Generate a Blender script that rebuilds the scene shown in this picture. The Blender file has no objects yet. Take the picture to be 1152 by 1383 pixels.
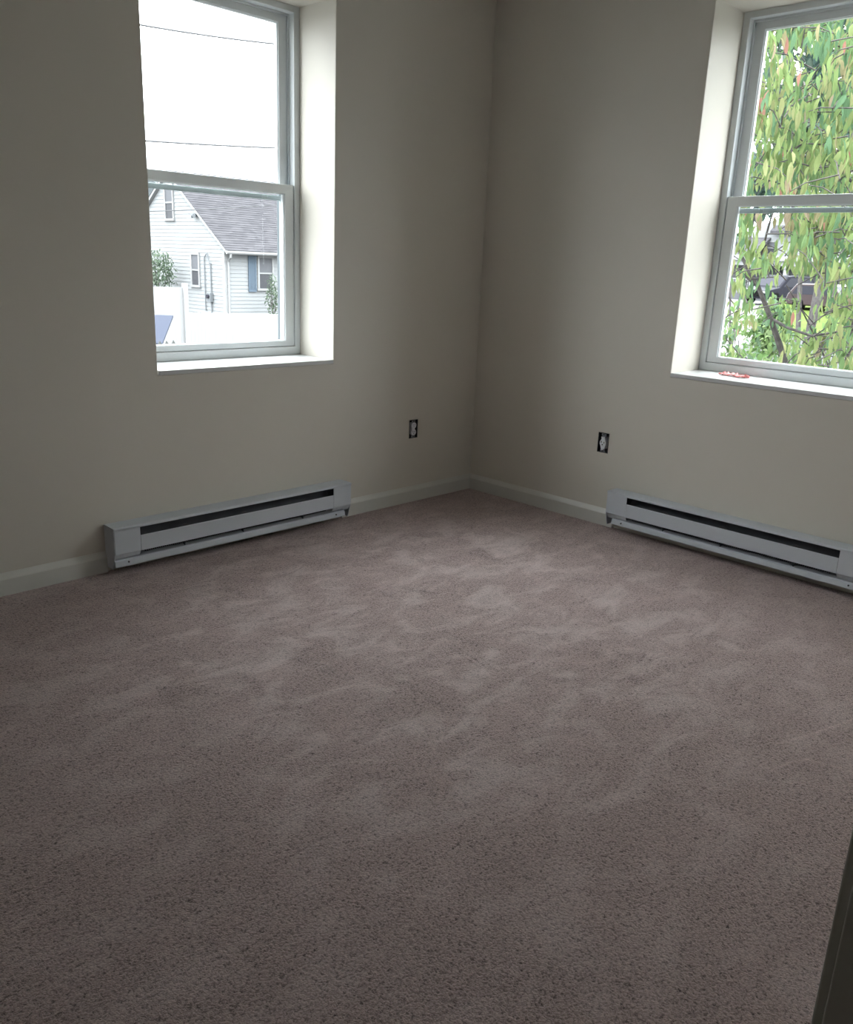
import bpy, bmesh, math, random
import numpy as np
from mathutils import Vector, Matrix
R = math.radians
C = bpy.context.scene.collection
sc = bpy.context.scene

# ------------------------------------------------------------------ camera
CAM = Vector((-3.59997, -3.1429, 1.24658)); YAW, PITCH, ROLL, FPX = -0.8019, -0.28665, 0.04146, 1139.1
F_ = Vector((-math.sin(YAW)*math.cos(PITCH), math.cos(YAW)*math.cos(PITCH), math.sin(PITCH)))
R0 = Vector((math.cos(YAW), math.sin(YAW), 0)); U0 = R0.cross(F_)
RR = math.cos(ROLL)*R0 + math.sin(ROLL)*U0; UU = -math.sin(ROLL)*R0 + math.cos(ROLL)*U0
cd = bpy.data.cameras.new('camera'); cam = bpy.data.objects.new('camera', cd); C.objects.link(cam)
cam.matrix_world = Matrix(((RR.x, UU.x, -F_.x, CAM.x), (RR.y, UU.y, -F_.y, CAM.y), (RR.z, UU.z, -F_.z, CAM.z), (0, 0, 0, 1)))
cd.sensor_fit = 'HORIZONTAL'; cd.sensor_width = 36; cd.lens = FPX*36/1152; cd.clip_start = 0.02; cd.clip_end = 600
sc.camera = cam

# ------------------------------------------------------------------ world: bright overcast sky, exposure
LZ = 21.5                                   # zenith radiance; an overcast sky is three times brighter overhead than at the horizon
w = bpy.data.worlds.new('sky'); sc.world = w; w.use_nodes = True
bg = w.node_tree.nodes['Background']; bg.inputs[0].default_value = (0.93, 0.965, 1.0, 1); nt = w.node_tree
tc = nt.nodes.new('ShaderNodeTexCoord'); sp = nt.nodes.new('ShaderNodeSeparateXYZ'); mr_ = nt.nodes.new('ShaderNodeMapRange')
mr_.inputs[3].default_value = LZ/3; mr_.inputs[4].default_value = LZ
nt.links.new(tc.outputs['Generated'], sp.inputs[0]); nt.links.new(sp.outputs[2], mr_.inputs[0]); nt.links.new(mr_.outputs[0], bg.inputs[1])
sc.view_settings.view_transform = 'Standard'; sc.view_settings.look = 'None'
sc.view_settings.exposure = 0.08; sc.view_settings.gamma = 1; sc.view_settings.use_curve_mapping = False

# ------------------------------------------------------------------ materials
def mat(name, col, rough=.6, spec=.5, metal=0, noise=None, bump=None):
    m = bpy.data.materials.new(name); m.use_nodes = True; nt = m.node_tree; N = nt.nodes; L = nt.links
    b = N['Principled BSDF']; b.inputs['Base Color'].default_value = (*col, 1); b.inputs['Roughness'].default_value = rough
    b.inputs['Metallic'].default_value = metal; b.inputs['Specular IOR Level'].default_value = spec
    tc = N.new('ShaderNodeTexCoord')
    if noise:
        s, amt = noise
        n = N.new('ShaderNodeTexNoise'); n.inputs['Scale'].default_value = s; n.inputs['Detail'].default_value = 4
        L.new(tc.outputs['Object'], n.inputs['Vector'])
        r = N.new('ShaderNodeMapRange'); r.inputs[3].default_value = 1-amt; r.inputs[4].default_value = 1+amt
        r.inputs[1].default_value = .3; r.inputs[2].default_value = .7
        L.new(n.outputs['Fac'], r.inputs[0])
        mx = N.new('ShaderNodeVectorMath'); mx.operation = 'SCALE'; mx.inputs[0].default_value = col
        L.new(r.outputs[0], mx.inputs['Scale']); L.new(mx.outputs[0], b.inputs['Base Color'])
    if bump:
        s, st, d = bump
        n = N.new('ShaderNodeTexNoise'); n.inputs['Scale'].default_value = s; n.inputs['Detail'].default_value = 3
        L.new(tc.outputs['Object'], n.inputs['Vector'])
        bp = N.new('ShaderNodeBump'); bp.inputs['Strength'].default_value = st; bp.inputs['Distance'].default_value = d
        L.new(n.outputs['Fac'], bp.inputs['Height']); L.new(bp.outputs[0], b.inputs['Normal'])
    return m

M = {}
M['wall'] = mat('wall_paint', (.66, .627, .563), .5, .3, noise=(1.3, .02), bump=(260, .12, .002))
M['ceiling'] = mat('ceiling_paint', (.78, .77, .74), .8, .2)
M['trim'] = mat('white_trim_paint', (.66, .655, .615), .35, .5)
M['vinyl_out'] = mat('darkened_outer_vinyl', (.10, .115, .125), .5, .1)  # vinyl coloured darker so the skylit blind stop does not blow out
M['screen'] = mat('screen_frame_aluminium', (.33, .37, .37), .5, .1)
M['hall'] = mat('darkened_hall_paint', (.16, .15, .13), .7, .3)  # hall walls coloured dark so little light bounces onto the jamb
M['jamb'] = mat('shaded_door_trim', (.50, .49, .44), .4, .5)  # door trim colour lowered to carry the doorway's shade
M['vinyl'] = mat('white_vinyl', (.63, .665, .68), .35, .5)
M['sill'] = mat('sill_paint', (.62, .63, .63), .3, .5)
M['deflector'] = mat('gap_shade_steel', (.30, .31, .33), .6)  # grey puts the shade of the gap under the front panel into the colour
M['heater'] = mat('white_enamelled_steel', (.60, .635, .685), .4, .5)
M['heater_in'] = mat('slot_shade_steel', (.085, .09, .105), .6, .3, 0, noise=(9, .2))  # heater inside coloured dark to deepen the shade in the slot
M['dark'] = mat('dark_gap', (.012, .012, .014), .8)
M['screw'] = mat('dark_screw', (.10, .10, .11), .4, metal=.8)
M['box'] = mat('outlet_box_plastic', (.010, .010, .014), .5)
M['recept'] = mat('white_receptacle', (.66, .67, .72), .35)
M['recept_b'] = mat('bright_receptacle', (.80, .82, .86), .35)
M['yoke'] = mat('zinc_yoke', (.30, .31, .34), .4, metal=.7)
M['pink'] = mat('pink_film', (.88, .27, .26), .35)
OUT = .160  # outdoor colours darkened well below their own, to offset the bright sky
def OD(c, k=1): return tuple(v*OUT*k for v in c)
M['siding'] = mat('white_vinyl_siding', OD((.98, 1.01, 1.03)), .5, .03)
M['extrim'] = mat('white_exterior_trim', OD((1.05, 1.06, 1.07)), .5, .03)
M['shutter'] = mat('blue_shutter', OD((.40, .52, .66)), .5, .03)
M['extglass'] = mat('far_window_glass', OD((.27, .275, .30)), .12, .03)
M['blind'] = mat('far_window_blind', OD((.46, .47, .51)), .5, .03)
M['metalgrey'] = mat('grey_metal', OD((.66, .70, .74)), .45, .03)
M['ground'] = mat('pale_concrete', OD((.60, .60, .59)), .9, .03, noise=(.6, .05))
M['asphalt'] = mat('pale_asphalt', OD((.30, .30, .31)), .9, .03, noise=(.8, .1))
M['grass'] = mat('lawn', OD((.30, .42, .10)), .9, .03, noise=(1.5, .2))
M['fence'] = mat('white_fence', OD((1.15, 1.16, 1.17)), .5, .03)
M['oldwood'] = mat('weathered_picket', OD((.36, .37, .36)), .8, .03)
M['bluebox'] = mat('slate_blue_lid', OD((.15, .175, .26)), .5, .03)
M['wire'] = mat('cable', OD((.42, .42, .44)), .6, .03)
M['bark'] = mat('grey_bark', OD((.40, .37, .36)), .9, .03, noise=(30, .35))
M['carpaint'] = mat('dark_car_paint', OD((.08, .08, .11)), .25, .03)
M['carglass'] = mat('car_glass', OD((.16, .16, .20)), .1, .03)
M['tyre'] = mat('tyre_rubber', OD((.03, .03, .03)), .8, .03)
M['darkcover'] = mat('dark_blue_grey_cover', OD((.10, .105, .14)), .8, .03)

def shingles(name, c1, c2):
    m = mat(name, c1, .9, .0); nt = m.node_tree; N = nt.nodes; L = nt.links; b = N['Principled BSDF']
    tc = N.new('ShaderNodeTexCoord'); mp = N.new('ShaderNodeMapping'); mp.inputs['Scale'].default_value = (3.2, 7, 7)
    L.new(tc.outputs['Object'], mp.inputs[0])
    v = N.new('ShaderNodeTexVoronoi'); v.inputs['Scale'].default_value = 1
    L.new(mp.outputs[0], v.inputs['Vector'])
    r = N.new('ShaderNodeMix'); r.data_type = 'RGBA'; r.inputs[6].default_value = (*c1, 1); r.inputs[7].default_value = (*c2, 1)
    L.new(v.outputs['Color'], r.inputs[0]); L.new(r.outputs[2], b.inputs['Base Color'])
    return m
M['shingle'] = shingles('grey_shingles', OD((.22, .215, .235)), OD((.34, .33, .355)))
M['paleroof'] = shingles('pale_shingles', OD((.30, .34, .36)), OD((.42, .46, .48)))

# thin clear glass: mix of transparent and glossy by fresnel
def glass():
    m = bpy.data.materials.new('window_glass'); m.use_nodes = True; nt = m.node_tree; N = nt.nodes; L = nt.links
    N.remove(N['Principled BSDF']); o = N['Material Output']
    t = N.new('ShaderNodeBsdfTransparent'); t.inputs[0].default_value = (.95, .965, .96, 1)
    g = N.new('ShaderNodeBsdfGlossy'); g.inputs['Roughness'].default_value = .02
    lw = N.new('ShaderNodeLayerWeight'); lw.inputs[0].default_value = .5            # Schlick: .04 + .96 (1-cos)^5, the same on both faces
    pw = N.new('ShaderNodeMath'); pw.operation = 'POWER'; pw.inputs[1].default_value = 5; L.new(lw.outputs['Facing'], pw.inputs[0])
    f = N.new('ShaderNodeMath'); f.operation = 'MULTIPLY_ADD'; f.inputs[1].default_value = .95; f.inputs[2].default_value = .008; L.new(pw.outputs[0], f.inputs[0])
    mx = N.new('ShaderNodeMixShader'); L.new(f.outputs[0], mx.inputs[0]); L.new(t.outputs[0], mx.inputs[1]); L.new(g.outputs[0], mx.inputs[2])
    L.new(mx.outputs[0], o.inputs[0]); return m
M['glass'] = glass()

def leafmat(name, trans=.45):
    m = bpy.data.materials.new(name); m.use_nodes = True; nt = m.node_tree; N = nt.nodes; L = nt.links
    N.remove(N['Principled BSDF']); o = N['Material Output']
    a = N.new('ShaderNodeAttribute'); a.attribute_name = 'tint'
    sc_ = N.new('ShaderNodeVectorMath'); sc_.operation = 'SCALE'; sc_.inputs['Scale'].default_value = OUT*2.0; L.new(a.outputs['Color'], sc_.inputs[0])
    d = N.new('ShaderNodeBsdfDiffuse'); t = N.new('ShaderNodeBsdfTranslucent'); mx = N.new('ShaderNodeMixShader'); mx.inputs[0].default_value = trans
    L.new(sc_.outputs[0], d.inputs[0]); L.new(sc_.outputs[0], t.inputs[0])
    L.new(d.outputs[0], mx.inputs[1]); L.new(t.outputs[0], mx.inputs[2])
    g = N.new('ShaderNodeBsdfGlossy'); g.inputs['Roughness'].default_value = .45
    m2 = N.new('ShaderNodeMixShader'); m2.inputs[0].default_value = .002
    L.new(mx.outputs[0], m2.inputs[1]); L.new(g.outputs[0], m2.inputs[2]); L.new(m2.outputs[0], o.inputs[0]); return m
M['leaf'] = leafmat('leaf')

# carpet: cut pile with brushed patches, footprints and vacuum lines
def carpet():
    m = bpy.data.materials.new('taupe_carpet'); m.use_nodes = True; nt = m.node_tree; N = nt.nodes; L = nt.links
    b = N['Principled BSDF']; b.inputs['Roughness'].default_value = .75; b.inputs['Specular IOR Level'].default_value = .25
    b.inputs['Sheen Weight'].default_value = 1; b.inputs['Sheen Roughness'].default_value = .27; b.inputs['Sheen Tint'].default_value = (1, .84, .80, 1); b.inputs['Specular Tint'].default_value = (1, .86, .84, 1); b.inputs['Sheen Roughness'].default_value = .5
    tc = N.new('ShaderNodeTexCoord')
    def mth(op, a, b_=None, clamp=False):
        n = N.new('ShaderNodeMath'); n.operation = op; n.use_clamp = clamp
        for i, v in enumerate((a, b_)):
            if v is None: continue
            if isinstance(v, (int, float)): n.inputs[i].default_value = v
            else: L.new(v, n.inputs[i])
        return n.outputs[0]
    def nz(scale, detail=3, rough=.5, dist=0, sc3=None):
        n = N.new('ShaderNodeTexNoise'); n.inputs['Scale'].default_value = scale; n.inputs['Detail'].default_value = detail
        n.inputs['Roughness'].default_value = rough; n.inputs['Distortion'].default_value = dist
        if sc3:
            mp = N.new('ShaderNodeMapping'); mp.inputs['Rotation'].default_value = (0, 0, sc3[0]); mp.inputs['Scale'].default_value = sc3[1]
            L.new(tc.outputs['Object'], mp.inputs[0]); L.new(mp.outputs[0], n.inputs['Vector'])
        else: L.new(tc.outputs['Object'], n.inputs['Vector'])
        return n.outputs['Fac']
    def mr(v, a, b_, c, d):
        n = N.new('ShaderNodeMapRange'); n.interpolation_type = 'SMOOTHSTEP'
        for i, k in enumerate((a, b_, c, d)): n.inputs[i+1].default_value = k
        L.new(v, n.inputs[0]); return n.outputs[0]
    patch = mr(nz(4.6, 5, .66, .7, (.9, (1, 1.8, 1))), .44, .66, 0, 1)          # brushed patches
    patch2 = mr(nz(7.5, 4, .6, .5), .47, .66, 0, 1)
    dark = mr(nz(3.1, 4, .6, 1.4, (.3, (1.6, .8, 1))), .55, .70, 0, 1)
    grain = nz(190, 3, .7, .5); tuft = nz(105, 3, .65, .8)
    dd = N.new('ShaderNodeVectorMath'); dd.operation = 'DISTANCE'; dd.inputs[1].default_value = (-1.45, -1.15, 0); L.new(tc.outputs['Object'], dd.inputs[0])
    walked = mr(dd.outputs['Value'], .55, 1.7, 1, .38)                            # the trodden area between the windows
    patch, patch2, dark = (mth('MULTIPLY', q, walked) for q in (patch, patch2, dark))
    fac = mth('ADD', mth('MULTIPLY', patch, .44), mth('MULTIPLY', patch2, .20))
    fac = mth('SUBTRACT', fac, mth('MULTIPLY', dark, .20))
    def vm(op, a_, b_=None):
        n = N.new('ShaderNodeVectorMath'); n.operation = op
        for i, v in enumerate((a_, b_)):
            if v is None: continue
            if isinstance(v, tuple): n.inputs[i].default_value = v
            else: L.new(v, n.inputs[i])
        return n
    for (ax, ay, bx_, by, wd, amp) in LINES:                                      # pile lines left by the cleaner: (a)-(b) segments
        ln = math.hypot(bx_-ax, by-ay); dr_ = ((bx_-ax)/ln, (by-ay)/ln, 0)
        rel = vm('SUBTRACT', tc.outputs['Object'], (ax, ay, 0)).outputs[0]
        t_ = mth('MINIMUM', mth('MAXIMUM', vm('DOT_PRODUCT', rel, dr_).outputs['Value'], 0), ln)
        pr_ = N.new('ShaderNodeVectorMath'); pr_.operation = 'SCALE'; pr_.inputs[0].default_value = dr_; L.new(t_, pr_.inputs['Scale'])
        d = vm('DISTANCE', rel, pr_.outputs[0]).outputs['Value']
        l = mth('SUBTRACT', 1, mth('DIVIDE', d, wd), True)
        fac = mth('ADD', fac, mth('MULTIPLY', l, amp))
    g2 = mr(grain, .32, .68, -.40, .40); t2 = mr(tuft, .30, .54, -.50, .10)
    val = mth('ADD', mth('ADD', 1.0, fac), mth('ADD', g2, t2))
    base = N.new('ShaderNodeMix'); base.data_type = 'RGBA'
    base.inputs[6].default_value = (.285, .212, .203, 1); base.inputs[7].default_value = (.335, .283, .275, 1)
    L.new(patch, base.inputs[0])
    sv = N.new('ShaderNodeVectorMath'); sv.operation = 'SCALE'; L.new(base.outputs[2], sv.inputs[0]); L.new(val, sv.inputs['Scale'])
    L.new(sv.outputs[0], b.inputs['Base Color'])
    L.new(mth('MULTIPLY', val, .85, True), b.inputs['Sheen Weight'])
    bp = N.new('ShaderNodeBump'); bp.inputs['Strength'].default_value = .9; bp.inputs['Distance'].default_value = .006
    h = mth('ADD', grain, tuft); L.new(h, bp.inputs['Height']); L.new(bp.outputs[0], b.inputs['Normal'])
    return m
LINES = [(-1.403, -2.415, -1.262, -2.463, .008, .3), (-1.262, -2.463, -1.095, -2.512, .008, .35), (-1.546, -2.456, -1.470, -2.475, .008, .25), (-1.470, -2.475, -1.416, -2.502, .008, .35),
         (-1.416, -2.502, -1.3835, -2.61, .008, .35), (-1.564, -2.002, -1.423, -2.037, .007, .25), (-1.623, -1.369, -1.664, -1.554, .006, -.35), (-1.640, -1.365, -1.685, -1.55, .006, -.3)]
M['carpet'] = carpet()

# ------------------------------------------------------------------ helpers
def obj(name, bm, m, parent=None, bevel=0, smooth=False):
    me = bpy.data.meshes.new(name); bm.normal_update(); bm.to_mesh(me); bm.free()
    if smooth:
        for p in me.polygons: p.use_smooth = True
    me.materials.append(m); o = bpy.data.objects.new(name, me); C.objects.link(o)
    if parent: o.parent = parent
    if bevel:
        b = o.modifiers.new('bevel', 'BEVEL'); b.width = bevel; b.segments = 2; b.limit_method = 'ANGLE'; b.angle_limit = R(40)
    return o
def thing(name, label, cat, loc=(0, 0, 0), rz=0, group=None):
    o = bpy.data.objects.new(name, None); C.objects.link(o); o.location = loc; o.rotation_euler = (0, 0, rz)
    o['label'] = label; o['category'] = cat
    if group: o['group'] = group
    return o
def tag(o, label, cat, group=None):
    o['label'] = label; o['category'] = cat
    if group: o['group'] = group
    return o
def struct(o): o['kind'] = 'structure'; return o
def box(bm, x0, x1, y0, y1, z0, z1):
    v = [bm.verts.new((x, y, z)) for z in (z0, z1) for y in (y0, y1) for x in (x0, x1)]
    for f in ((0, 2, 3, 1), (4, 5, 7, 6), (0, 1, 5, 4), (2, 6, 7, 3), (0, 4, 6, 2), (1, 3, 7, 5)): bm.faces.new([v[i] for i in f])
    return bm
def B(*a): return box(bmesh.new(), *a)
def boxes(l):
    bm = bmesh.new()
    for a in l: box(bm, *a)
    return bm
def prism(pts, a, b, axis='x', bm=None):
    """extrude a 2D polygon along an axis; pts are (y,z) for x, (x,z) for y, (x,y) for z"""
    bm = bm or bmesh.new()
    def P(p, t): return (t, p[0], p[1]) if axis == 'x' else ((p[0], t, p[1]) if axis == 'y' else (p[0], p[1], t))
    A = [bm.verts.new(P(p, a)) for p in pts]; Bv = [bm.verts.new(P(p, b)) for p in pts]; n = len(pts)
    bm.faces.new(A); bm.faces.new(Bv[::-1])
    for i in range(n): bm.faces.new((A[i], Bv[i], Bv[(i+1) % n], A[(i+1) % n]))
    bmesh.ops.recalc_face_normals(bm, faces=bm.faces); return bm
def tube(bm, pts, r0, r1=None, seg=6):
    r1 = r0 if r1 is None else r1; pts = [Vector(p) for p in pts]; rings = []
    for i, p in enumerate(pts):
        d = (pts[min(i+1, len(pts)-1)] - pts[max(i-1, 0)]).normalized()
        s = d.cross(Vector((0, 0, 1)) if abs(d.z) < .9 else Vector((1, 0, 0))).normalized(); t = d.cross(s)
        r = r0 + (r1-r0)*i/(len(pts)-1)
        rings.append([bm.verts.new(p + r*(math.cos(a)*s + math.sin(a)*t)) for a in [2*math.pi*k/seg for k in range(seg)]])
    for a, b in zip(rings, rings[1:]):
        for k in range(seg): bm.faces.new((a[k], a[(k+1) % seg], b[(k+1) % seg], b[k]))
    bm.faces.new(rings[0][::-1]); bm.faces.new(rings[-1]); return bm
def ring(x0, x1, z0, z1, l, r, b, t, y0, y1):
    """a rectangular frame (x0..x1, z0..z1) with member widths l r b t, from y0 to y1, as one welded mesh"""
    bm = bmesh.new(); o = [(x0, z0), (x1, z0), (x1, z1), (x0, z1)]; i = [(x0+l, z0+b), (x1-r, z0+b), (x1-r, z1-t), (x0+l, z1-t)]
    V = [[bm.verts.new((x, y, z)) for (x, z) in q] for y in (y0, y1) for q in (o, i)]
    fo, fi, bo, bi = V
    for k in range(4):
        j = (k+1) % 4
        bm.faces.new((fo[k], fo[j], fi[j], fi[k])); bm.faces.new((bo[k], bi[k], bi[j], bo[j]))
        bm.faces.new((fo[k], bo[k], bo[j], fo[j])); bm.faces.new((fi[k], fi[j], bi[j], bi[k]))
    bmesh.ops.recalc_face_normals(bm, faces=bm.faces); return bm

def wall(name, a0, a1, z0, z1, thick, holes, place, m, bevel=0):
    """a wall slab along local a (0 depth = room face) with rectangular holes (a0,a1,z0,z1,depth)"""
    A = sorted({a0, a1, *[h[0] for h in holes], *[h[1] for h in holes]}); Z = sorted({z0, z1, *[h[2] for h in holes], *[h[3] for h in holes]})
    bm = bmesh.new()
    def q(*p): bm.faces.new([bm.verts.new(place(*c)) for c in p])
    def hole(i, j):
        if i < 0 or j < 0 or i >= len(A)-1 or j >= len(Z)-1: return -1
        ca, cz = (A[i]+A[i+1])/2, (Z[j]+Z[j+1])/2
        for h in holes:
            if h[0] < ca < h[1] and h[2] < cz < h[3]: return h[4]
        return 0
    for i in range(len(A)-1):
        for j in range(len(Z)-1):
            h = hole(i, j); x0, x1, y0, y1 = A[i], A[i+1], Z[j], Z[j+1]
            if h < thick-1e-6:
                q((x0, h, y0), (x1, h, y0), (x1, h, y1), (x0, h, y1)); q((x0, thick, y0), (x0, thick, y1), (x1, thick, y1), (x1, thick, y0))
            for (di, dj, p, r) in ((-1, 0, (x0, y0), (x0, y1)), (1, 0, (x1, y1), (x1, y0)), (0, -1, (x1, y0), (x0, y0)), (0, 1, (x0, y1), (x1, y1))):
                n = hole(i+di, j+dj)
                if n == -1: q((p[0], h, p[1]), (p[0], thick, p[1]), (r[0], thick, r[1]), (r[0], h, r[1]))
                elif n < h: q((p[0], n, p[1]), (p[0], h, p[1]), (r[0], h, r[1]), (r[0], n, r[1]))
    bmesh.ops.remove_doubles(bm, verts=bm.verts, dist=1e-5); bmesh.ops.recalc_face_normals(bm, faces=bm.faces)
    return struct(obj(name, bm, m, None, bevel))

# ------------------------------------------------------------------ room shell
XW, YS, HC = -4.60, -2.981, 2.62          # west wall, south wall, ceiling height
TH = .38
WL = dict(x0=-1.931, x1=-1.029, z0=.791, z1=2.311, d=.256)      # opening in the left wall (sill top at z0)
WR = dict(y1=-1.1955, y0=-2.0955, z0=.805, z1=2.342, d=.262)    # opening in the right wall
OUT_L = (-.508, -.449, .351, .447); OUT_R = (-.902, -.842, .370, .468)

bm = bmesh.new(); box(bm, XW-.05, .05, -4.35, .05, -.08, 0); struct(obj('floor', bm, M['carpet']))
struct(obj('ceiling', B(XW-.1, .1, -4.35, .1, HC, HC+.1), M['ceiling']))
wall('wall_left', XW-.12, TH, -.08, HC+.1, TH, [(WL['x0'], WL['x1'], WL['z0']-.019, WL['z1'], TH), (*OUT_L, .07)],
     lambda a, h, z: (a, h, z), M['wall'], .003)
wall('wall_right', -4.35, 0, -.08, HC+.1, TH, [(WR['y0'], WR['y1'], WR['z0']-.019, WR['z1'], TH), (*OUT_R, .07)],
     lambda a, h, z: (h, a, z), M['wall'], .003)
struct(obj('wall_west', B(XW-.12, XW, -3.101, 0, -.08, HC), M['wall']))
DX0, DX1, DH = -3.71, -2.85, 2.06
wall('wall_front', XW, 0, 0, HC, .12, [(DX0-.02, DX1+.02, 0, DH+.02, .12)], lambda a, h, z: (a, YS-h, z), M['wall'])
# small unlit hall behind the doorway
struct(obj('wall_hall_back', B(XW-.12, .1, -4.35, -4.25, -.08, HC), M['hall']))
struct(obj('wall_hall_left', B(XW-.12, XW, -4.25, -3.101, -.08, HC), M['hall']))

# baseboards
BP = [(0, 0), (-.013, 0), (-.013, .062), (-.0115, .066), (-.003, .083), (-.002, .086), (0, .086)]
def baseb(name, a, b, rz=0, loc=(0, 0, 0)):
    o = struct(obj(name, prism(BP, a, b, 'x'), M['trim'], None)); o.rotation_euler.z = rz; o.location = loc; return o
baseb('baseboard_left', XW, -2.198); baseb('baseboard_left', -.975, -.0)
baseb('baseboard_right', .0, .977, -math.pi/2); baseb('baseboard_right', 2.20, 2.981, -math.pi/2)
baseb('baseboard_west', 0, 2.98, math.pi/2, (XW, YS, 0))
baseb('baseboard_front', -.0, 2.78, math.pi, (0, YS, 0)); baseb('baseboard_front', 3.78, 4.60, math.pi, (0, YS, 0))

# doorway the photograph looks through: casing and jamb on its right
dr = bpy.data.objects.new('door_1', None); C.objects.link(dr); struct(dr); dr.location = (DX1, YS, 0)
for s, n in ((1, 'right'), (-1, 'left')):
    ox = 0 if s == 1 else DX0-DX1
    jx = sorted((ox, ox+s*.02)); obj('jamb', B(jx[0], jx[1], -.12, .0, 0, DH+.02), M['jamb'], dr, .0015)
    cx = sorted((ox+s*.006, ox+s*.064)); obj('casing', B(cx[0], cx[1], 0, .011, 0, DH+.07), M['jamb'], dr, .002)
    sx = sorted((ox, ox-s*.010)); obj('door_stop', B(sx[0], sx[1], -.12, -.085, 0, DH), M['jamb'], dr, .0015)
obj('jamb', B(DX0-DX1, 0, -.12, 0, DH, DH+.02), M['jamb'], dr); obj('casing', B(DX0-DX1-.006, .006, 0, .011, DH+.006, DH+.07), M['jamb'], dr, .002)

# ------------------------------------------------------------------ windows (double hung vinyl units)
def window(name, loc, rz, W_, H_):
    """origin: centre of the opening's bottom on the unit's room face; +y outwards"""
    t = bpy.data.objects.new(name, None); C.objects.link(t); t.location = loc; t.rotation_euler.z = rz; struct(t)
    h = W_/2; v = M['vinyl']
    obj('window_frame', ring(-h, h, 0, H_, .031, .031, .040, .027, 0, .10), v, t, .0025)
    obj('window_track', ring(-h+.031, h-.031, .040, H_-.027, .006, .006, .004, .010, .037, .044), v, t, .001)
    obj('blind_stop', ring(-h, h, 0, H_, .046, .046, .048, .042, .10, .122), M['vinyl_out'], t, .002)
    iw = h-.031; zm = .736+ (H_-1.52)*.5                      # bottom of the lower sash's top rail
    zb = .042; zt = zm+.043
    ls = obj('lower_sash', ring(-iw+.002, iw-.002, zb, zt, .050, .050, .026, .042, .006, .036), v, t, .003)
    obj('glazing_bead', ring(-iw+.050, iw-.050, zb+.024, zt-.040, .006, .006, .005, .005, .012, .032), v, ls, .0015)
    obj('pane', B(-iw+.054, iw-.054, .020, .024, zb+.027, zt-.043), M['glass'], ls)
    us = obj('upper_sash', ring(-iw+.006, iw-.006, zm+.002, H_-.030, .046, .046, .040, .038, .046, .076), v, t, .003)
    obj('glazing_bead', ring(-iw+.050, iw-.050, zm+.038, H_-.066, .006, .006, .005, .005, .052, .072), v, us, .0015)
    obj('pane', B(-iw+.054, iw-.054, .060, .064, zm+.040, H_-.069), M['glass'], us)
    sf = obj('screen_frame', ring(-iw+.004, iw-.004, zb, zm-.003, .016, .016, .014, .022, .084, .096), M['screen'], t, .0015)
    for s in (-1, 1):
        for k in (0, .018): obj('latch', B(s*(iw-.115)+k, s*(iw-.115)+k+.010, .079, .084, zm-.021, zm-.008), M['screen'], sf, .001)
    return t
cx = (WL['x0']+WL['x1'])/2
w1 = window('window_1', (cx, WL['d'], WL['z0']), 0, WL['x1']-WL['x0'], WL['z1']-WL['z0'])
w2 = window('window_2', (WR['d'], (WR['y0']+WR['y1'])/2, WR['z0']), -math.pi/2, WR['y1']-WR['y0'], WR['z1']-WR['z0'])
for w_, W_, d in ((w1, .902, WL['d']), (w2, .900, WR['d'])):
    obj('window_sill', B(-W_/2+.006 if w_ is w1 else -W_/2+.001, W_/2-.002, -d-.005, .012, -.0185, 0), M['sill'], w_, .0025)

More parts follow.
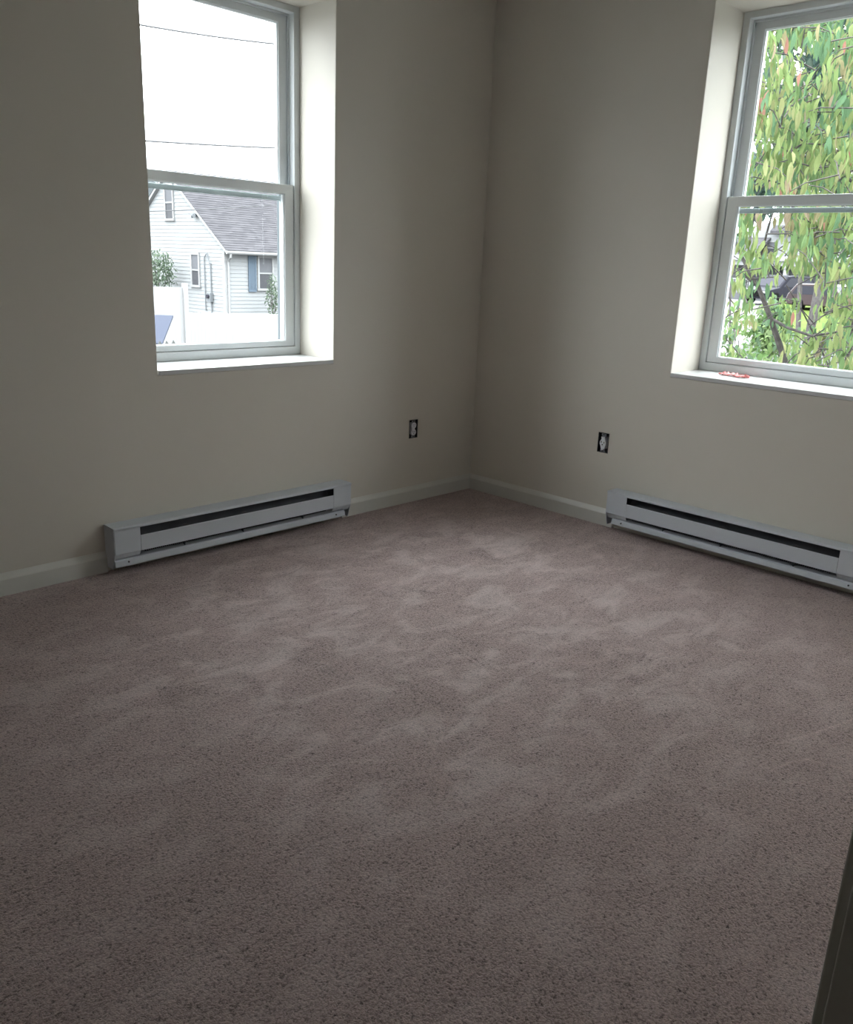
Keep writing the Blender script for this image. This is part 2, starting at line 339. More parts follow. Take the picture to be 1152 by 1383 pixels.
# ------------------------------------------------------------------ baseboard heaters
def heater(loc, rz, label, L=1.22, cl=.111, cr=.110, short=.04, zs=(.152, .186), inset_left=False):
    t = thing('baseboard_heater', label, 'heater', loc, rz, 'electric baseboard heaters')
    hm = M['heater']; D = -.085
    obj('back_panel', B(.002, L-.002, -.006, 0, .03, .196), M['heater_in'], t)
    obj('top_lid', prism([(0, .193), (0, .198), (D+.003, .198), (D, .195), (D, .187), (D+.002, .187), (D+.003, .192)], 0, L), hm, t)
    side = [(-.001, .022), (-.060, .022), (-.066, .034), (D+.004, .086), (D+.004, .1915), (-.001, .1915)]
    for x in (0, L-.003): obj('end_panel', prism(side, x, x+.003), hm, t)
    for x0, x1 in ((.002, cl), (L-cr, L-.002)):
        e = obj('end_cap', prism([(D+.006, .088), (D, .088), (D, .1915), (D+.006, .1915)], x0, x1), hm, t, .0012)
        obj('cap_underside', prism([(D+.003, .088), (-.064, .060), (-.061, .060), (D+.007, .089)], x0, x1), hm, e)
    obj('front_panel', prism([(D+.004, .086), (D, .088), (D, zs[0]-.002), (D+.002, zs[0]), (D+.004, zs[0])], cl+.0015, L-cr-.0015), hm, t)
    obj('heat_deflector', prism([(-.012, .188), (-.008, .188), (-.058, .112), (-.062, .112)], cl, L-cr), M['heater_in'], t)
    el = bmesh.new(); tube(el, [(cl+.02, -.040, .095), (L-cr-.02, -.040, .095)], .005)
    k = cl+.03
    while k < L-cr-.03: box(el, k, k+.001, -.062, -.018, .072, .108); k += .009
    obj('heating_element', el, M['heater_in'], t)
    a, b = (short, L) if inset_left else (0, L-short)
    tr = obj('bottom_tray', prism([(D+.001, .036), (D-.001, .039), (D+.003, .060), (D+.010, .064), (D+.014, .063), (D+.011, .061), (D+.006, .057), (D+.003, .036)], a, b), hm, t)
    obj('lower_deflector', prism([(D+.009, .0635), (-.015, .088), (-.015, .085), (D+.011, .061)], a+.002, b-.002), M['deflector'], t)
    for x in (a+.055, b-.055): obj('screw', tube(bmesh.new(), [(x, D+.004, .052), (x, D-.0025, .0515)], .0035, seg=8), M['screw'], tr)
    for f in (.18, .47, .80):
        x = cl + f*(L-cl-cr)
        obj('bracket', prism([(x, zs[0]-.03), (x+.045, zs[0]-.03), (x+.040, zs[0]+.004), (x+.022, zs[0]+.011), (x+.006, zs[0]+.003)], -.076, -.074, 'y'), M['screw'], t)
        obj('bracket', B(x+.02, x+.024, D+.012, -.02, .062, .088), M['heater_in'], t)
    return t
heater((-2.1973, 0, 0), 0, 'white electric baseboard heater below the left window')
heater((0, -.977, .008), -math.pi/2, 'white electric baseboard heater below the right window', inset_left=True, zs=(.153, .188))

# ------------------------------------------------------------------ outlets without cover plates
def outlet(loc, rz, wd, ht, label, kind):
    t = thing('electrical_outlet', label, 'outlet', loc, rz, 'uncovered wall outlets')
    obj('outlet_box', ring(-wd/2-.001, wd/2+.001, -ht/2-.001, ht/2+.001, .003, .003, .003, .003, -.0015, .055), M['box'], t)
    obj('box_back', B(-wd/2, wd/2, .050, .055, -ht/2, ht/2), M['box'], t)
    obj('yoke', boxes([(-.009, .009, .002, .004, -ht/2+.003, ht/2-.003), (-.013, .013, .0005, .002, ht/2-.014, ht/2-.002), (-.013, .013, .0005, .002, -ht/2+.002, -ht/2+.014)]), M['yoke'], t)
    m = M['recept_b'] if kind else M['recept']
    def lobe(cz, r, hw, hh):
        pts = []
        for k in range(24):
            a = 2*math.pi*k/24; pts.append((max(-hw, min(hw, r*math.cos(a))), cz + max(-hh, min(hh, r*math.sin(a)))))
        return pts
    if kind:
        body = obj('receptacle', prism([(-.010, .028), (.010, .028), (.011, .016), (.0175, .004), (.0175, -.008), (.013, -.018), (.012, -.030), (-.010, -.030), (-.013, -.018), (-.0185, -.008), (-.0185, .004), (-.011, .016)], -.004, .03, 'y'), m, t, .001)
        for c in ((-.009, .0035, .003), (.007, .001, .003)): obj('slot', B(c[0]-.0018, c[0]+.0018, -.0046, -.003, c[1]-.0045, c[1]+.0045), M['dark'], body)
        obj('slot', tube(bmesh.new(), [(-.002, -.003, -.010), (-.002, -.0046, -.010)], .0033, seg=8), M['dark'], body)
        for c in ((-.010, -.006, -.007, -.002, .024, .031), (.006, .010, -.007, -.002, .024, .031), (-.008, .004, -.006, -.002, -.036, -.031)): obj('clip', B(*c), m, t)
    else:
        body = obj('receptacle', B(-.011, .011, -.001, .03, -.030, .030), m, t, .001)
        for cz in (.0185, -.0185):
            f = obj('receptacle_face', prism(lobe(cz, .0175, .0175, .0145), -.004, .01, 'y'), m, t, .001)
            for sx in (-.006, .006): obj('slot', B(sx-.001, sx+.001, -.0046, -.003, cz, cz+.008), M['dark'], f)
            obj('slot', tube(bmesh.new(), [(0, -.003, cz-.006), (0, -.0046, cz-.006)], .0022, seg=8), M['dark'], f)
    for z in (ht/2-.008, -ht/2+.008): obj('screw', tube(bmesh.new(), [(0, .001, z), (0, -.003, z)], .0032, seg=8), M['screw'], t)
    return t
outlet(((OUT_L[0]+OUT_L[1])/2, 0, (OUT_L[2]+OUT_L[3])/2), 0, OUT_L[1]-OUT_L[0], OUT_L[3]-OUT_L[2], 'uncovered dark wall outlet on left wall, near the corner', 0)
outlet((0, (OUT_R[0]+OUT_R[1])/2, (OUT_R[2]+OUT_R[3])/2), -math.pi/2, OUT_R[1]-OUT_R[0], OUT_R[3]-OUT_R[2], 'uncovered wall outlet on right wall with bright white receptacle', 1)

# crumpled pink strip on the right sill
random.seed(4); bm = bmesh.new(); nx, ny = 22, 6; V = []
for i in range(nx+1):
    row = []
    for j in range(ny+1):
        s, q_ = i/nx, j/ny-.5
        wd = .045*(.35+.65*math.sin(math.pi*min(1, s*1.1+.05))**.6)
        z = .0015 + .020*abs(math.sin(s*9+q_*5))*(.4+.6*random.random())*(1-abs(q_))
        row.append(bm.verts.new((.150 + q_*wd + .018*math.sin(s*5), -1.360-.150*s, WR['z0']+z)))
    V.append(row)
for i in range(nx):
    for j in range(ny): bm.faces.new((V[i][j], V[i+1][j], V[i+1][j+1], V[i][j+1]))
o = obj('plastic_strip', bm, M['pink'], smooth=True); so = o.modifiers.new('s', 'SOLIDIFY'); so.thickness = .0012; so.offset = 1
tag(o, 'crumpled pink plastic strip lying on the right window sill', 'wrapper')

# ================================================================== OUTDOORS
GZ = -1.35
def gz(x, y):
    t = max(0, min(1, (x-26)/20)); return GZ + 1.15*t*t*(3-2*t)
bm = bmesh.new(); xs = [-40, -10, 0, 10, 20, 26, 29, 32, 35, 38, 41, 44, 46, 60, 90, 160]; ys = [-120, -60, -30, -10, 0, 5, 10, 15, 20, 30, 60, 120]
G = [[bm.verts.new((x, y, gz(x, y))) for y in ys] for x in xs]
for i in range(len(xs)-1):
    for j in range(len(ys)-1): bm.faces.new((G[i][j], G[i+1][j], G[i+1][j+1], G[i][j+1]))
struct(obj('ground', bm, M['ground']))
def patch(name, poly, m, lift):
    bm = bmesh.new(); bm.faces.new([bm.verts.new((x, y, 0)) for x, y in poly])
    bmesh.ops.triangulate(bm, faces=bm.faces); 
    for _ in range(3): bmesh.ops.subdivide_edges(bm, edges=bm.edges, cuts=2 if _ == 0 else 1, use_grid_fill=True)
    for v in bm.verts: v.co.z = gz(v.co.x, v.co.y)+lift
    return struct(obj(name, bm, m))
patch('lawn', [(33, 5), (47, 8), (47, 18.3), (33, 12.6)], M['grass'], .10)
patch('road', [(22, -4), (33, -6), (33, 12.5), (26, 10.4), (22, 8)], M['asphalt'], .06)

def siding(bm, axis, c, out, spans, z0, z1, step=.15):
    """lap siding rows on a vertical plane; spans(z)->(a0,a1); axis 'x' plane x=c, 'y' plane y=c; out = outward sign"""
    z = z0
    while z < z1-.01:
        zt = min(z+step, z1); s0, s1 = spans(z), spans(zt)
        if s0 and s1:
            P = lambda a, d, zz: (c+out*d, a, zz) if axis == 'x' else (a, c+out*d, zz)
            v = [bm.verts.new(P(s0[0], .021, z)), bm.verts.new(P(s0[1], .021, z)), bm.verts.new(P(s1[1], .004, zt)), bm.verts.new(P(s1[0], .004, zt))]
            u = [bm.verts.new(P(s0[0], .0, z)), bm.verts.new(P(s0[1], .0, z))]
            bm.faces.new(v); bm.faces.new((u[0], u[1], v[1], v[0]))
        z = zt
    return bm
def roof_rows(x0, x1, e, p, rows, thick=.012):
    """shingle courses from eave e=(y,z) up to ridge p=(y,z)"""
    bm = bmesh.new(); e, p = Vector((0, *e)), Vector((0, *p)); d = (p-e); n = Vector((0, -d.z, d.y)).normalized()
    if n.z < 0: n = -n
    for k in range(rows):
        a, b = e+d*k/rows, e+d*(k+1)/rows
        A0, B0 = a+n*(.02+thick), b+n*.02; C0 = a+n*.015
        vs = [[bm.verts.new((x, q.y, q.z)) for x in (x0, x1)] for q in (A0, B0, C0)]
        bm.faces.new((vs[0][0], vs[0][1], vs[1][1], vs[1][0])); bm.faces.new((vs[2][0], vs[2][1], vs[0][1], vs[0][0]))
    bmesh.ops.recalc_face_normals(bm, faces=bm.faces); return bm

# --- neighbour's gabled house, seen through the left window
HX, HY, HP, HE = 15.5, 27.0, 31.05, 35.1; EZ, PZ = 1.47, 4.40
hs = thing('neighbour_house', 'white clapboard gabled house with grey shingle roof and blue shutter', 'house', (0, 0, 0))
LH = 14.0
def gab(z):
    if z <= EZ: return (HY, HE)
    f = (z-EZ)/(PZ-EZ); return (HY+(HP-HY)*f, HE-(HE-HP)*f)
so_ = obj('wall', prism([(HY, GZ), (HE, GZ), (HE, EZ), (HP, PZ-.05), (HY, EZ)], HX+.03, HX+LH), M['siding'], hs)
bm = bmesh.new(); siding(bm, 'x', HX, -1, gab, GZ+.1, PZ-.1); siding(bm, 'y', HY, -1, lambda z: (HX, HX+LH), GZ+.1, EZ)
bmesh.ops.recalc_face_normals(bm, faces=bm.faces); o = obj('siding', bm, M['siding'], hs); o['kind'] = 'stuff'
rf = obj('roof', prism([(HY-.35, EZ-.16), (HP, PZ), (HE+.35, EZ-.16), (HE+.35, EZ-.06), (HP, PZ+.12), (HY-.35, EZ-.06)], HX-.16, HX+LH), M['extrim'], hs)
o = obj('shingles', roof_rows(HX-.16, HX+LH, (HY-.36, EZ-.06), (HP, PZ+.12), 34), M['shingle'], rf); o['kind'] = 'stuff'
o = obj('shingles', roof_rows(HX-.16, HX+LH, (HE+.36, EZ-.06), (HP, PZ+.12), 20), M['shingle'], rf); o['kind'] = 'stuff'
obj('gutter', prism([(HY-.36, EZ-.06), (HY-.47, EZ-.06), (HY-.47, EZ-.14), (HY-.43, EZ-.19), (HY-.36, EZ-.19)], HX-.16, HX+LH), M['extrim'], hs)
obj('corner_board', B(HX-.03, HX+.12, HY-.03, HY+.12, GZ, EZ-.1), M['extrim'], hs)
ds = bmesh.new(); tube(ds, [(HX+.02, HY-.42, EZ-.17), (HX+.02, HY-.40, EZ-.30), (HX+.12, HY-.08, EZ-.48), (HX+.12, HY-.06, GZ+.1)], .045, seg=6)
obj('downspout', ds, M['extrim'], hs)
def farwin(parent, axis, c, out, a0, a1, z0, z1, blind=True, frame=None):
    fr = .09; P = (lambda A0, A1, d0, d1, Z0, Z1: (min(c+out*d0, c+out*d1), max(c+out*d0, c+out*d1), A0, A1, Z0, Z1)) if axis == 'x' else \
             (lambda A0, A1, d0, d1, Z0, Z1: (A0, A1, min(c+out*d0, c+out*d1), max(c+out*d0, c+out*d1), Z0, Z1))
    zm = (z0+z1)/2
    f = obj('window', boxes([P(a0-fr, a0, 0, .07, z0-fr, z1+fr), P(a1, a1+fr, 0, .07, z0-fr, z1+fr), P(a0, a1, 0, .07, z1, z1+fr), P(a0-fr-.04, a1+fr+.04, 0, .10, z0-fr, z0), P(a0, a1, .0, .055, zm-.03, zm+.03)]), M['extrim'], parent)
    obj('pane', B(*P(a0, a1, .026, .034, zm+.03, z1)), M['blind'] if blind else M['extglass'], f)
    obj('pane', B(*P(a0, a1, .026, .034, z0, zm-.03)), M['extglass'], f)
    return f
farwin(hs, 'x', HX, -1, 30.78, 31.36, 2.62, 3.90)
farwin(hs, 'x', HX, -1, 28.90, 29.42, .0, 1.20)
farwin(hs, 'y', HY, -1, 17.10, 17.72, -.02, 1.18)
sh = obj('shutter', ring(16.57, 16.94, -.16, 1.24, .05, .05, .06, .06, HY-.07, HY-.02), M['shutter'], hs)
lv = bmesh.new(); z = -.10
while z < 1.17: box(lv, 16.62, 16.89, HY-.055, HY-.03, z, z+.045); z += .055
o = obj('louvre', lv, M['shutter'], sh); o['kind'] = 'stuff'; o['label'] = 'blue louvre slats of the shutter'
obj('conduit', tube(bmesh.new(), [(HX-.06, 28.42, 1.1), (HX-.06, 28.42, -1.0)], .022), M['metalgrey'], hs)
obj('conduit', tube(bmesh.new(), [(HX-.06, 27.96, .9), (HX-.06, 27.96, -1.1)], .026), M['metalgrey'], hs)
obj('conduit', tube(bmesh.new(), [(HX-.06, 28.42, 1.1), (HX-.06, 28.22, 1.28), (HX-.12, 27.96, .9)], .022), M['metalgrey'], hs)
mb = obj('meter_box', B(HX-.18, HX-.03, 27.86, 28.12, -.62, -.26), M['metalgrey'], hs, .01)
obj('meter', tube(bmesh.new(), [(HX-.18, 27.99, -.40), (HX-.26, 27.99, -.40)], .08, seg=12), M['carglass'], mb)
fl = bmesh.new(); box(fl, HX-.07, HX-.02, 28.88, 28.98, 2.68, 2.80); tube(fl, [(HX-.07, 28.93, 2.74), (HX-.2, 28.85, 2.70)], .05, .08, 8); tube(fl, [(HX-.07, 28.95, 2.74), (HX-.2, 29.06, 2.70)], .05, .08, 8)
obj('floodlight', fl, M['metalgrey'], hs)

# pale roofed house far behind it
o2 = thing('far_house', 'pale house whose roof shows just above the meeting rail of left window', 'house', (0, 0, 0))
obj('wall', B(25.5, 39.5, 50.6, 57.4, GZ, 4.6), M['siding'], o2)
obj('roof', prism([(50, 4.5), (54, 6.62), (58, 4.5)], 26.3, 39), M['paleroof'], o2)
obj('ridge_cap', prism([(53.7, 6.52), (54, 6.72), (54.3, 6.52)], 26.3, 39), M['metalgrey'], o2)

# --- fences and yard things on the left
f1 = thing('privacy_fence', 'tall white privacy fence left of the neighbour house', 'fence', (0, 0, 0))
def fence_run(par, xa, xb, ya, yb, z0, z1a, z1b, n, name='board', m=None):
    for k in range(n):
        s0, s1 = (k+.008)/n, (k+.992)/n; xa_, xb_ = xa+(xb-xa)*s0, xa+(xb-xa)*s1; y_ = ya+(yb-ya)*(s0+s1)/2; zt = z1a+(z1b-z1a)*(s0+s1)/2
        obj(name, B(xa_, xb_, y_-.012, y_+.012, z0, zt), m or M['fence'], par)
fence_run(f1, 4.0, 7.97, 17.02, 17.02, GZ, .49, .40, 26)
obj('rail', boxes([(4.0, 7.97, 17.04, 17.08, GZ+.25, GZ+.35), (4.0, 7.97, 17.04, 17.08, .1, .2)]), M['fence'], f1)
obj('post', B(7.90, 8.02, 16.94, 17.06, GZ, .50), M['fence'], f1, .01)
f2 = thing('picket_fence', 'low white picket fence in front of the neighbour house', 'fence', (0, 0, 0))
for k in range(48):
    x0 = 8.1+k*.115; zt = -.36-.026*(x0-9.1) if x0 > 9 else -.36
    obj('picket', prism([(x0, GZ), (x0+.1125, GZ), (x0+.1125, zt-.03), (x0+.056, zt), (x0, zt-.03)], 18.98, 19.0, 'y'), M['fence'], f2)
obj('rail', boxes([(8.0, 13.6, 19.01, 19.05, GZ+.2, GZ+.29), (8.0, 13.6, 19.01, 19.05, -.75, -.66)]), M['fence'], f2)
f3 = thing('picket_fence', 'weathered picket fence showing its tips at bottom left of left window', 'fence', (0, 0, 0))
for k in range(14):
    x0 = 1.6+k*.115
    obj('picket', prism([(x0, GZ), (x0+.07, GZ), (x0+.07, -.12), (x0+.035, -.055), (x0, -.12)], 8.98, 9.0, 'y'), M['oldwood'], f3)
obj('rail', boxes([(1.6, 3.25, 9.01, 9.04, GZ+.2, GZ+.29), (1.6, 3.25, 9.01, 9.04, -.45, -.37)]), M['oldwood'], f3)
bx = thing('storage_box', 'slate blue storage box with sloping lid at left edge of left window', 'box', (5.05, 12.9, 0), -R(42))
obj('box_body', B(-1.45, -.04, .06, 1.0, GZ, -.56), M['extrim'], bx, .02)
obj('lid', prism([(0, -.53), (1.06, -.04), (1.06, -.08), (0, -.57)], -1.5, 0), M['bluebox'], bx)

# cables
def cable(pts, r, label):
    n = 24; P = []
    a, b, sag = Vector(pts[0]), Vector(pts[1]), pts[2]
    for k in range(n+1):
        s = k/n; p = a.lerp(b, s); p.z -= sag*4*s*(1-s); P.append(p)
    return tag(obj('overhead_cable', tube(bmesh.new(), P, r, seg=5), M['wire']), label, 'cable', 'overhead cables outside')
cable(((0.3, 12, 4.95), (15, 12, 6.7), .55), .018, 'upper thin overhead cable crossing the sky in left window')
cable(((-1, 12, 2.95), (15.5, 12, 4.35), .30), .019, 'lower thin overhead cable in the sky just above the house ridge')
cable(((-2, 16, 1.9), (20, 16, 4.6), .85), .012, 'overhead cable crossing in front of the neighbour house')

# ------------------------------------------------------------------ foliage
TINTS = [(.40, .56, .22), (.32, .50, .22), (.50, .62, .26), (.58, .62, .30), (.62, .56, .32), (.25, .44, .24), (.66, .54, .38), (.75, .38, .30)]
def leaf_verts(L_, W_, droop):
    """folded drooping leaf along +x hanging down"""
    out = []; n = 4
    for i in range(n+1):
        s = i/n; w_ = W_*.5*math.sin(math.pi*min(1, s*.93+.07))**.8 if 0 < i < n else W_*.06
        x = L_*s; z = -droop*L_*s*s
        out.append([(x, -w_, z+w_*.45), (x, 0, z), (x, w_, z+w_*.45)])
    return out
def leaf_faces():
    F = []
    for i in range(4):
        for j in range(2): a = i*3+j; F.append((a, a+1, a+4, a+3))
    return F
LF = leaf_faces()
def leaf_mesh(name, L_, W_, droop, tint):
    me = bpy.data.meshes.new(name); me.from_pydata([p for r in leaf_verts(L_, W_, droop) for p in r], [], LF)
    ca = me.color_attributes.new('tint', 'FLOAT_COLOR', 'CORNER')
    ca.data.foreach_set('color', [c for _ in range(len(LF)*4) for c in (*tint, 1)])
    me.materials.append(M['leaf']); return me
def joined_leaves(name, mats, tints, parent, base):
    """mats: list of 4x4; one mesh of many leaves, kind stuff"""
    n = len(mats); P = np.array([p for r in base for p in r]); k = len(P)
    A = np.array([[list(r) for r in m] for m in mats]); V = np.einsum('nij,kj->nki', A[:, :3, :3], P) + A[:, None, :3, 3]
    Fc = np.array(LF)[None] + (np.arange(n)*k)[:, None, None]
    me = bpy.data.meshes.new(name); me.vertices.add(n*k); me.vertices.foreach_set('co', V.reshape(-1))
    nf = n*len(LF); me.loops.add(nf*4); me.loops.foreach_set('vertex_index', Fc.reshape(-1).astype(np.int32))
    me.polygons.add(nf); me.polygons.foreach_set('loop_start', np.arange(nf, dtype=np.int32)*4)
    me.update(calc_edges=True)
    ca = me.color_attributes.new('tint', 'FLOAT_COLOR', 'CORNER')
    T = np.ones((n, len(LF)*4, 4)); T[:, :, :3] = np.array(tints)[:, None, :]; ca.data.foreach_set('color', T.reshape(-1))
    me.materials.append(M['leaf']); o = bpy.data.objects.new(name, me); C.objects.link(o); o.parent = parent; o['kind'] = 'stuff'; return o
def mat4(p, az, down, roll, s=1):
    return Matrix.Translation(p) @ Matrix.Rotation(az, 4, 'Z') @ Matrix.Rotation(down, 4, 'Y') @ Matrix.Rotation(roll, 4, 'X') @ Matrix.Scale(s, 4)
def at(u, v, D):
    return CAM + (F_ + (u-576)/FPX*RR - (v-691.5)/FPX*UU)*D
def vary(t, a=.15):
    k = 1+random.uniform(-a, a); return tuple(min(.85, c*k) for c in t)

# --- the near tree outside the right window
random.seed(11)
tree = thing('leafy_tree', 'leafy green tree with drooping leaves close outside the right window', 'tree', (2.95, -.95, GZ))
inv = Matrix.Translation((-2.95, .95, -GZ))
def loc(p): return inv @ Vector(p)
tips = []
def branch(name, pts, r0, r1):
    obj(name, tube(bmesh.new(), [loc(p) for p in pts], r0, r1, 7), M['bark'], tree)
branch('trunk', [(2.95, -.95, GZ), (2.93, -.90, -.6), (2.90, -.80, 0), (2.85, -.66, .45), (2.80, -.56, .72), (2.72, -.46, .98), (2.66, -.37, 1.18)], .042, .015)
branch('branch', [(2.66, -.37, 1.18), (2.63, -.30, 1.28), (2.60, -.22, 1.42), (2.58, -.17, 1.52)], .016, .008)
branch('branch', [(2.66, -.37, 1.18), (2.62, -.385, 1.30), (2.58, -.40, 1.45), (2.56, -.43, 1.62), (2.6, -.45, 1.78)], .012, .005)
branch('branch', [(2.64, -.34, 1.20), (2.6, -.26, 1.27), (2.58, -.16, 1.35), (2.57, -.06, 1.42)], .009, .004)
branch('branch', [(2.74, -.48, .95), (2.7, -.62, .90), (2.68, -.80, .86), (2.7, -1.05, .92), (2.7, -1.4, 1.05)], .012, .006)
branch('branch', [(2.95, -.93, -.4), (2.95, -.99, .3), (2.92, -1.0, 1.0), (2.86, -.98, 1.6), (2.80, -.92, 2.2), (2.75, -.80, 2.8), (2.7, -.6, 3.4)], .032, .010)
branch('branch', [(2.86, -.98, 1.6), (2.8, -1.15, 1.9), (2.75, -1.35, 2.4), (2.75, -1.5, 3.0)], .02, .008)
branch('branch', [(2.92, -1.0, 1.1), (2.8, -1.12, 1.32), (2.6, -1.3, 1.55), (2.5, -1.5, 1.7)], .012, .005)
branch('branch', [(2.84, -.95, 1.8), (2.75, -.75, 2.0), (2.6, -.5, 2.15), (2.5, -.3, 2.2)], .012, .005)
branch('branch', [(2.92, -.85, .1), (2.8, -.6, .35), (2.65, -.4, .60), (2.6, -.2, .8)], .010, .004)
branch('branch', [(2.92, -.95, .5), (2.8, -.85, .75), (2.7, -.72, 1.0), (2.6, -.6, 1.2)], .008, .004)
branch('branch', [(2.92, -.93, .3), (2.8, -1.1, .6), (2.7, -1.3, .8), (2.6, -1.5, .95)], .010, .004)
branch('branch', [(2.93, -.99, .6), (3.1, -1.3, 1.2), (3.2, -1.8, 1.9), (3.3, -2.4, 2.6)], .03, .010)
def keep(u, v):
    if 1005 < u < 1152 and 20 < v < 510:
        if v < 258:
            for (cx_, cy_, rx, ry) in ((1048, 104, 20, 13), (1034, 82, 12, 18), (1052, 146, 7, 9), (1095, 75, 22, 28), (1110, 130, 14, 10), (1025, 235, 14, 20)):
                if ((u-cx_)/rx)**2+((v-cy_)/ry)**2 < 1: return .06
            return .9
        if u < 1062 and v < 330: return .01
        if (u-1034)**2+(v-340)**2 < 15**2: return 1
        if u < 1060 and v < 395: return .015
        if u < 1058: return .09
        if u < 1118 and 374 < v < 412: return .10
        if u < 1088 and 352 < v < 378: return .1
        if u < 1125 and 408 < v < 442: return .12
        if u < 1112 and v >= 442: return .3
        return .85
    return .9
mats_, tints_, scr = [], [], []; tw = bmesh.new()
for _ in range(3900):
    if _ < 1150:
        u, v, D = random.uniform(990, 1180), random.uniform(-20, 530), random.uniform(4.9, 6.8)
        c = at(u, v, D)
    else:                                            # unseen rest of the crown, added to cut the right window's light
        q_ = Vector([random.uniform(-1, 1) for _k in range(3)])
        if not .45 < q_.length < 1: continue
        c = Vector((3.5+q_.x*2.1, -2.0+q_.y*3.1, 2.5+q_.z*2.7)); r_ = c-CAM; D = r_.dot(F_); u, v = 576+FPX*r_.dot(RR)/D, 691.5-FPX*r_.dot(UU)/D
        if 985 < u < 1165 and 0 < v < 520 or u < 985: continue
    if random.random() > keep(u, v): continue
    if c.x < 1.0 or c.z < -.6: continue
    if random.random() < .8:
        d = Vector((random.uniform(-.2, .2), random.uniform(-.25, .25), random.uniform(-.12, .18)))
        tube(tw, [loc(c-d), loc(c-d*.3+Vector((0, 0, .02))), loc(c)], .0045, .0025, 4)
    tb = random.choice(TINTS[:4]+TINTS[:3]+TINTS[5:6]) if random.random() < .95 else random.choice(TINTS[4:])
    small = .72 if (v > 400 and u < 1070) else 1
    for k in range(random.randint(5, 9)):
        p = c + Vector((random.gauss(0, .05), random.gauss(0, .05), random.gauss(0, .035)))
        s = random.uniform(.75, 1.25)*small
        m4 = inv @ mat4(p, random.uniform(0, 6.28), random.uniform(.75, 1.5), random.uniform(-.8, .8), s)
        mats_.append(m4); tints_.append(vary(random.choice(TINTS) if random.random() < .06 else tb)); scr.append((u, v, D))
o = obj('twigs', tw, M['bark'], tree); o['kind'] = 'stuff'
LB = leaf_verts(.092, .028, .30)
order = sorted(range(len(mats_)), key=lambda i: scr[i][2] if (1005 < scr[i][0] < 1152 and 30 < scr[i][1] < 500) else 99)
single = set(order[:300]); variants = [leaf_mesh('leaf', .092, .028, .30, t) for t in TINTS]
for i in order[:300]:
    t = tints_[i]; j = min(range(len(TINTS)), key=lambda q_: sum((a-b)**2 for a, b in zip(t, TINTS[q_])))
    lo = bpy.data.objects.new('leaf', variants[j]); C.objects.link(lo); lo.parent = tree; lo.matrix_local = mats_[i]
rest = [i for i in range(len(mats_)) if i not in single]
joined_leaves('foliage', [mats_[i] for i in rest], [tints_[i] for i in rest], tree, LB)
print('near leaves', len(mats_))

def shrub(name, label, cat, base, centre, rad, n, size, tints, seed, stems=4, trunk=.03, group=None):
    random.seed(seed); t = thing(name, label, cat, base, 0, group); ms, ts = [], []
    c0 = Vector(centre)-Vector(base)
    for _ in range(n):
        while True:
            q = Vector([random.uniform(-1, 1) for _ in range(3)])
            if .25 < q.length < 1: break
        q = Vector((q.x*rad[0], q.y*rad[1], q.z*rad[2]))*(1+.18*math.sin(q.x*7+q.z*9))
        ms.append(mat4(c0+q, random.uniform(0, 6.28), random.uniform(-.3, 1.3), random.uniform(-.8, .8), size*random.uniform(.7, 1.3))); ts.append(vary(random.choice(tints), .25))
    joined_leaves('foliage', ms, ts, t, leaf_verts(1, .5, .3))
    bm = bmesh.new()
    for k in range(stems):
        e = c0+Vector((random.uniform(-.6, .6)*rad[0], random.uniform(-.6, .6)*rad[1], random.uniform(-.1, .6)*rad[2]))
        tube(bm, [(0, 0, 0), Vector((0, 0, 0)).lerp(e, .5)+Vector((random.uniform(-.1, .1)*rad[0], 0, 0)), e], trunk, trunk*.3, 6)
    obj('stem' if cat != 'tree' else 'trunk', bm, M['bark'], t); return t
G1 = [(.26, .34, .24), (.33, .40, .30), (.20, .28, .20)]
G2 = [(.16, .25, .20), (.20, .30, .25), (.12, .20, .17), (.26, .36, .28)]
G3 = [(.20, .34, .12), (.28, .42, .16), (.34, .46, .22), (.22, .34, .20)]
shrub('garden_shrub', 'grey-green shrub against the gable wall behind the privacy fence', 'shrub', (14.6, 30.6, GZ), (14.6, 30.62, .45), (.55, .85, .85), 800, .13, G1, 1)
shrub('garden_shrub', 'tall grey-green shrub by the shuttered window of neighbour house', 'shrub', (17.15, 26.1, GZ), (17.13, 26.1, -.35), (.26, .3, .85), 330, .11, G1, 2)
shrub('roadside_shrub', 'bushy green shrub low in the right window, behind the tree trunk', 'shrub', (5.2, .75, GZ), (5.2, .75, .30), (.6, .8, .72), 1100, .085, G3, 3, 9, .012)
shrub('roadside_shrub', 'green shrub standing left of the parked dark car', 'shrub', (20, 6.75, GZ), (20, 6.75, -.1), (.8, .38, .8), 700, .18, G3, 5)
shrub('background_tree', 'dark bluish-green tree behind the near tree, upper right window', 'tree', (16, 4.3, GZ), (16, 4.2, 5.3), (2.2, 1.75, 2.6), 2400, .30, G2, 6, 5, .07)
shrub('background_tree', 'large green tree far right across the road', 'tree', (19, -2.0, GZ), (19, -2.0, 4.6), (3.2, 3.2, 4.2), 3200, .34, G2+G3, 7, 5, .1)
shrub('background_tree', 'dim blue-green tree beside the far porch house, left edge of right window', 'tree', (24, 9.7, GZ), (24, 9.7, 4.1), (1.3, 1.0, 1.0), 800, .30, G2, 8, 2, .05)

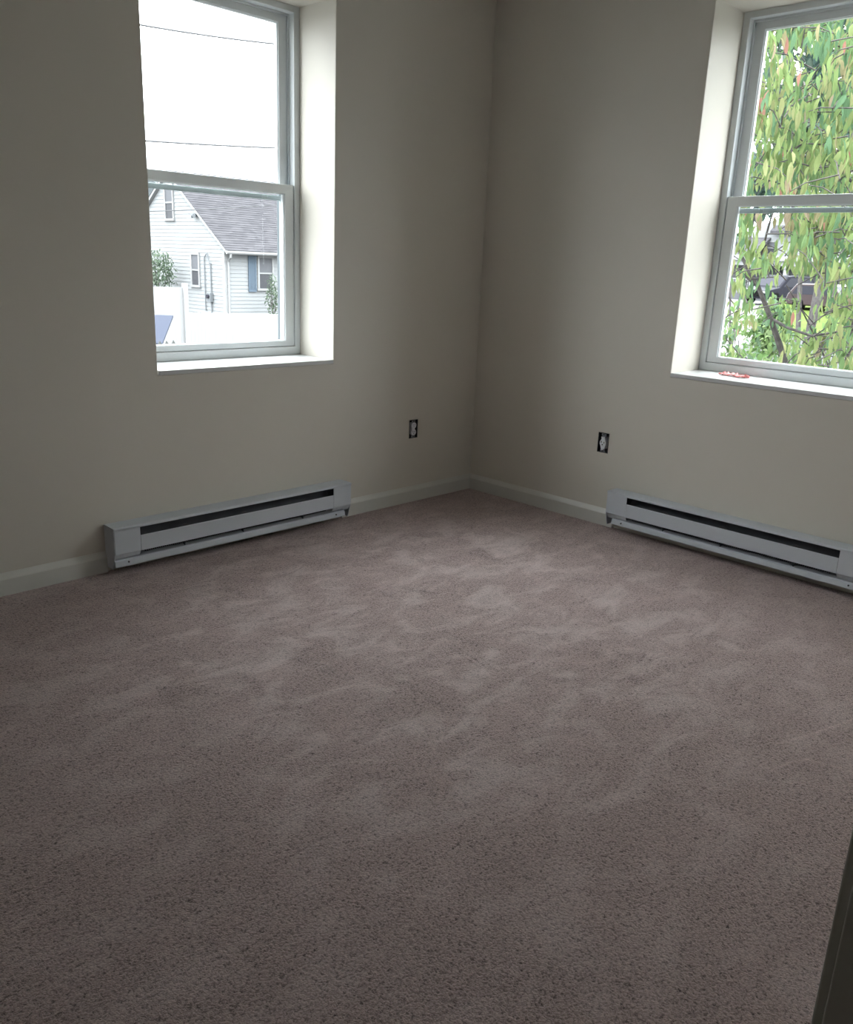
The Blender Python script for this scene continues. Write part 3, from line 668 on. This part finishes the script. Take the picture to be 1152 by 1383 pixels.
# --- porch house across the street, seen through the right window
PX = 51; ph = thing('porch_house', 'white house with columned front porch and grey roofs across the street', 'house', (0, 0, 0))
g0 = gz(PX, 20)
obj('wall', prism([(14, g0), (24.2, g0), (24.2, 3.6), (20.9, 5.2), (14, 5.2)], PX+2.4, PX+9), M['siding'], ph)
bm = bmesh.new(); siding(bm, 'x', PX+2.4, -1, lambda z: (14, 24.2), g0, 3.6, .2); bmesh.ops.recalc_face_normals(bm, faces=bm.faces)
o = obj('siding', bm, M['siding'], ph); o['kind'] = 'stuff'
obj('roof', prism([(PX+1.9, 4.0), (PX+5.7, 6.6), (PX+9.5, 4.0), (PX+9.5, 4.15), (PX+5.7, 6.8), (PX+1.9, 4.15)], 13, 21.6, 'y'), M['shingle'], ph)
pr = obj('porch_roof', prism([(PX-.2, 2.55), (PX+2.4, 3.75), (PX+2.4, 3.55), (PX-.2, 2.40)], 21.7, 26, 'y'), M['shingle'], ph)
obj('fascia', B(PX-.25, PX-.1, 14, 26, 2.25, 2.58), M['extrim'], pr)
obj('beam', B(PX-.1, PX+.1, 14, 26, 1.95, 2.25), M['extrim'], ph)
obj('porch_ceiling', B(PX, PX+2.4, 14, 21.7, 2.35, 2.5), M['extrim'], ph)
for y in (15.2, 17.3, 19.4, 21.5, 23.2, 24.9): obj('column', boxes([(PX-.12, PX+.12, y-.12, y+.12, g0+.4, 2.0), (PX-.17, PX+.17, y-.17, y+.17, g0+.4, g0+.6), (PX-.17, PX+.17, y-.17, y+.17, 1.8, 1.98)]), M['extrim'], ph)
obj('porch_floor', B(PX-.3, PX+2.4, 14, 26, g0, g0+.4), M['blind'], ph)
rl = bmesh.new(); box(rl, PX-.04, PX+.04, 19.4, 26, 1.05, 1.13); y = 19.5
while y < 26: box(rl, PX-.02, PX+.02, y, y+.05, g0+.4, 1.06); y += .16
obj('railing', rl, M['extrim'], ph)
for a0, z0, z1 in ((20.2, .75, 1.9), (21.9, .75, 1.9), (23.0, .75, 1.9), (17.0, .75, 1.9), (21.35, 2.75, 3.45)): farwin(ph, 'x', PX+2.4, -1, a0, a0+.7, z0, z1)
cv = tag(obj('porch_umbrella', tube(bmesh.new(), [(50.3, 20.85, .78), (50.3, 20.9, .9), (50.3, 21.05, 1.75)], .42, .04, 8), M['darkcover']), 'dark blue-grey tapering cover in front of the far porch', 'umbrella')
cv2 = obj('pole', tube(bmesh.new(), [(50.3, 20.85, gz(50.3, 20)), (50.3, 21.05, 1.9)], .03, .03, 6), M['metalgrey'], cv)

# --- cars
def car(name, label, x, y, z, paint, hgt=1.65, lng=4.3, wd=1.8, rz=0):
    t = thing(name, label, 'car', (x, y, z), rz); s = hgt/1.65
    prof = [(-lng/2, .30), (-lng/2+.1, .80*s), (-lng/2+1.05, .98*s), (-lng/2+1.65, hgt-.06), (-lng/2+2.2, hgt), (lng/2-.55, hgt-.04), (lng/2-.1, 1.0*s), (lng/2, .55), (lng/2-.05, .30)]
    body = obj('body', prism(prof, -wd/2, wd/2, 'y'), paint, t, .06)
    obj('windscreen', prism([(-lng/2+1.10, 1.0*s), (-lng/2+1.08, 1.03*s), (-lng/2+1.60, hgt-.10), (-lng/2+1.66, hgt-.10)], -wd/2+.12, wd/2-.12, 'y'), M['carglass'], body)
    for sy in (-1, 1):
        yy = sorted((sy*wd/2, sy*(wd/2+.01)))
        obj('side_window', prism([(-lng/2+1.3, 1.0*s), (-lng/2+1.85, hgt-.14), (lng/2-.65, hgt-.14), (lng/2-.35, 1.0*s)], yy[0], yy[1], 'y'), M['carglass'], body)
        for sx in (-lng/2+.8, lng/2-.8): obj('wheel', tube(bmesh.new(), [(sx, sy*(wd/2-.2), .33), (sx, sy*(wd/2+.01), .33)], .33, .33, 16), M['tyre'], t)
        obj('headlight', B(-lng/2-.02, -lng/2+.12, min(sy*.55, sy*.85), max(sy*.55, sy*.85), .62*s, .76*s), M['extrim'], t)
    obj('grille', B(-lng/2-.03, -lng/2+.06, -.5, .5, .42, .72*s), M['tyre'], t)
    return t
car('parked_car', 'dark parked car facing us beside the far porch', 45.5, 17.35, gz(45.5, 17), M['carpaint'], 1.6, 4.3, 1.75, -.25)
car('parked_car', 'low dark red-brown car partly hidden by leaves, right of the dark car', 41.5, 12.9, gz(41.5, 13), mat('maroon_paint', OD((.12, .06, .065)), .3, .6), 1.4, 4.3, 1.75, 1.3)
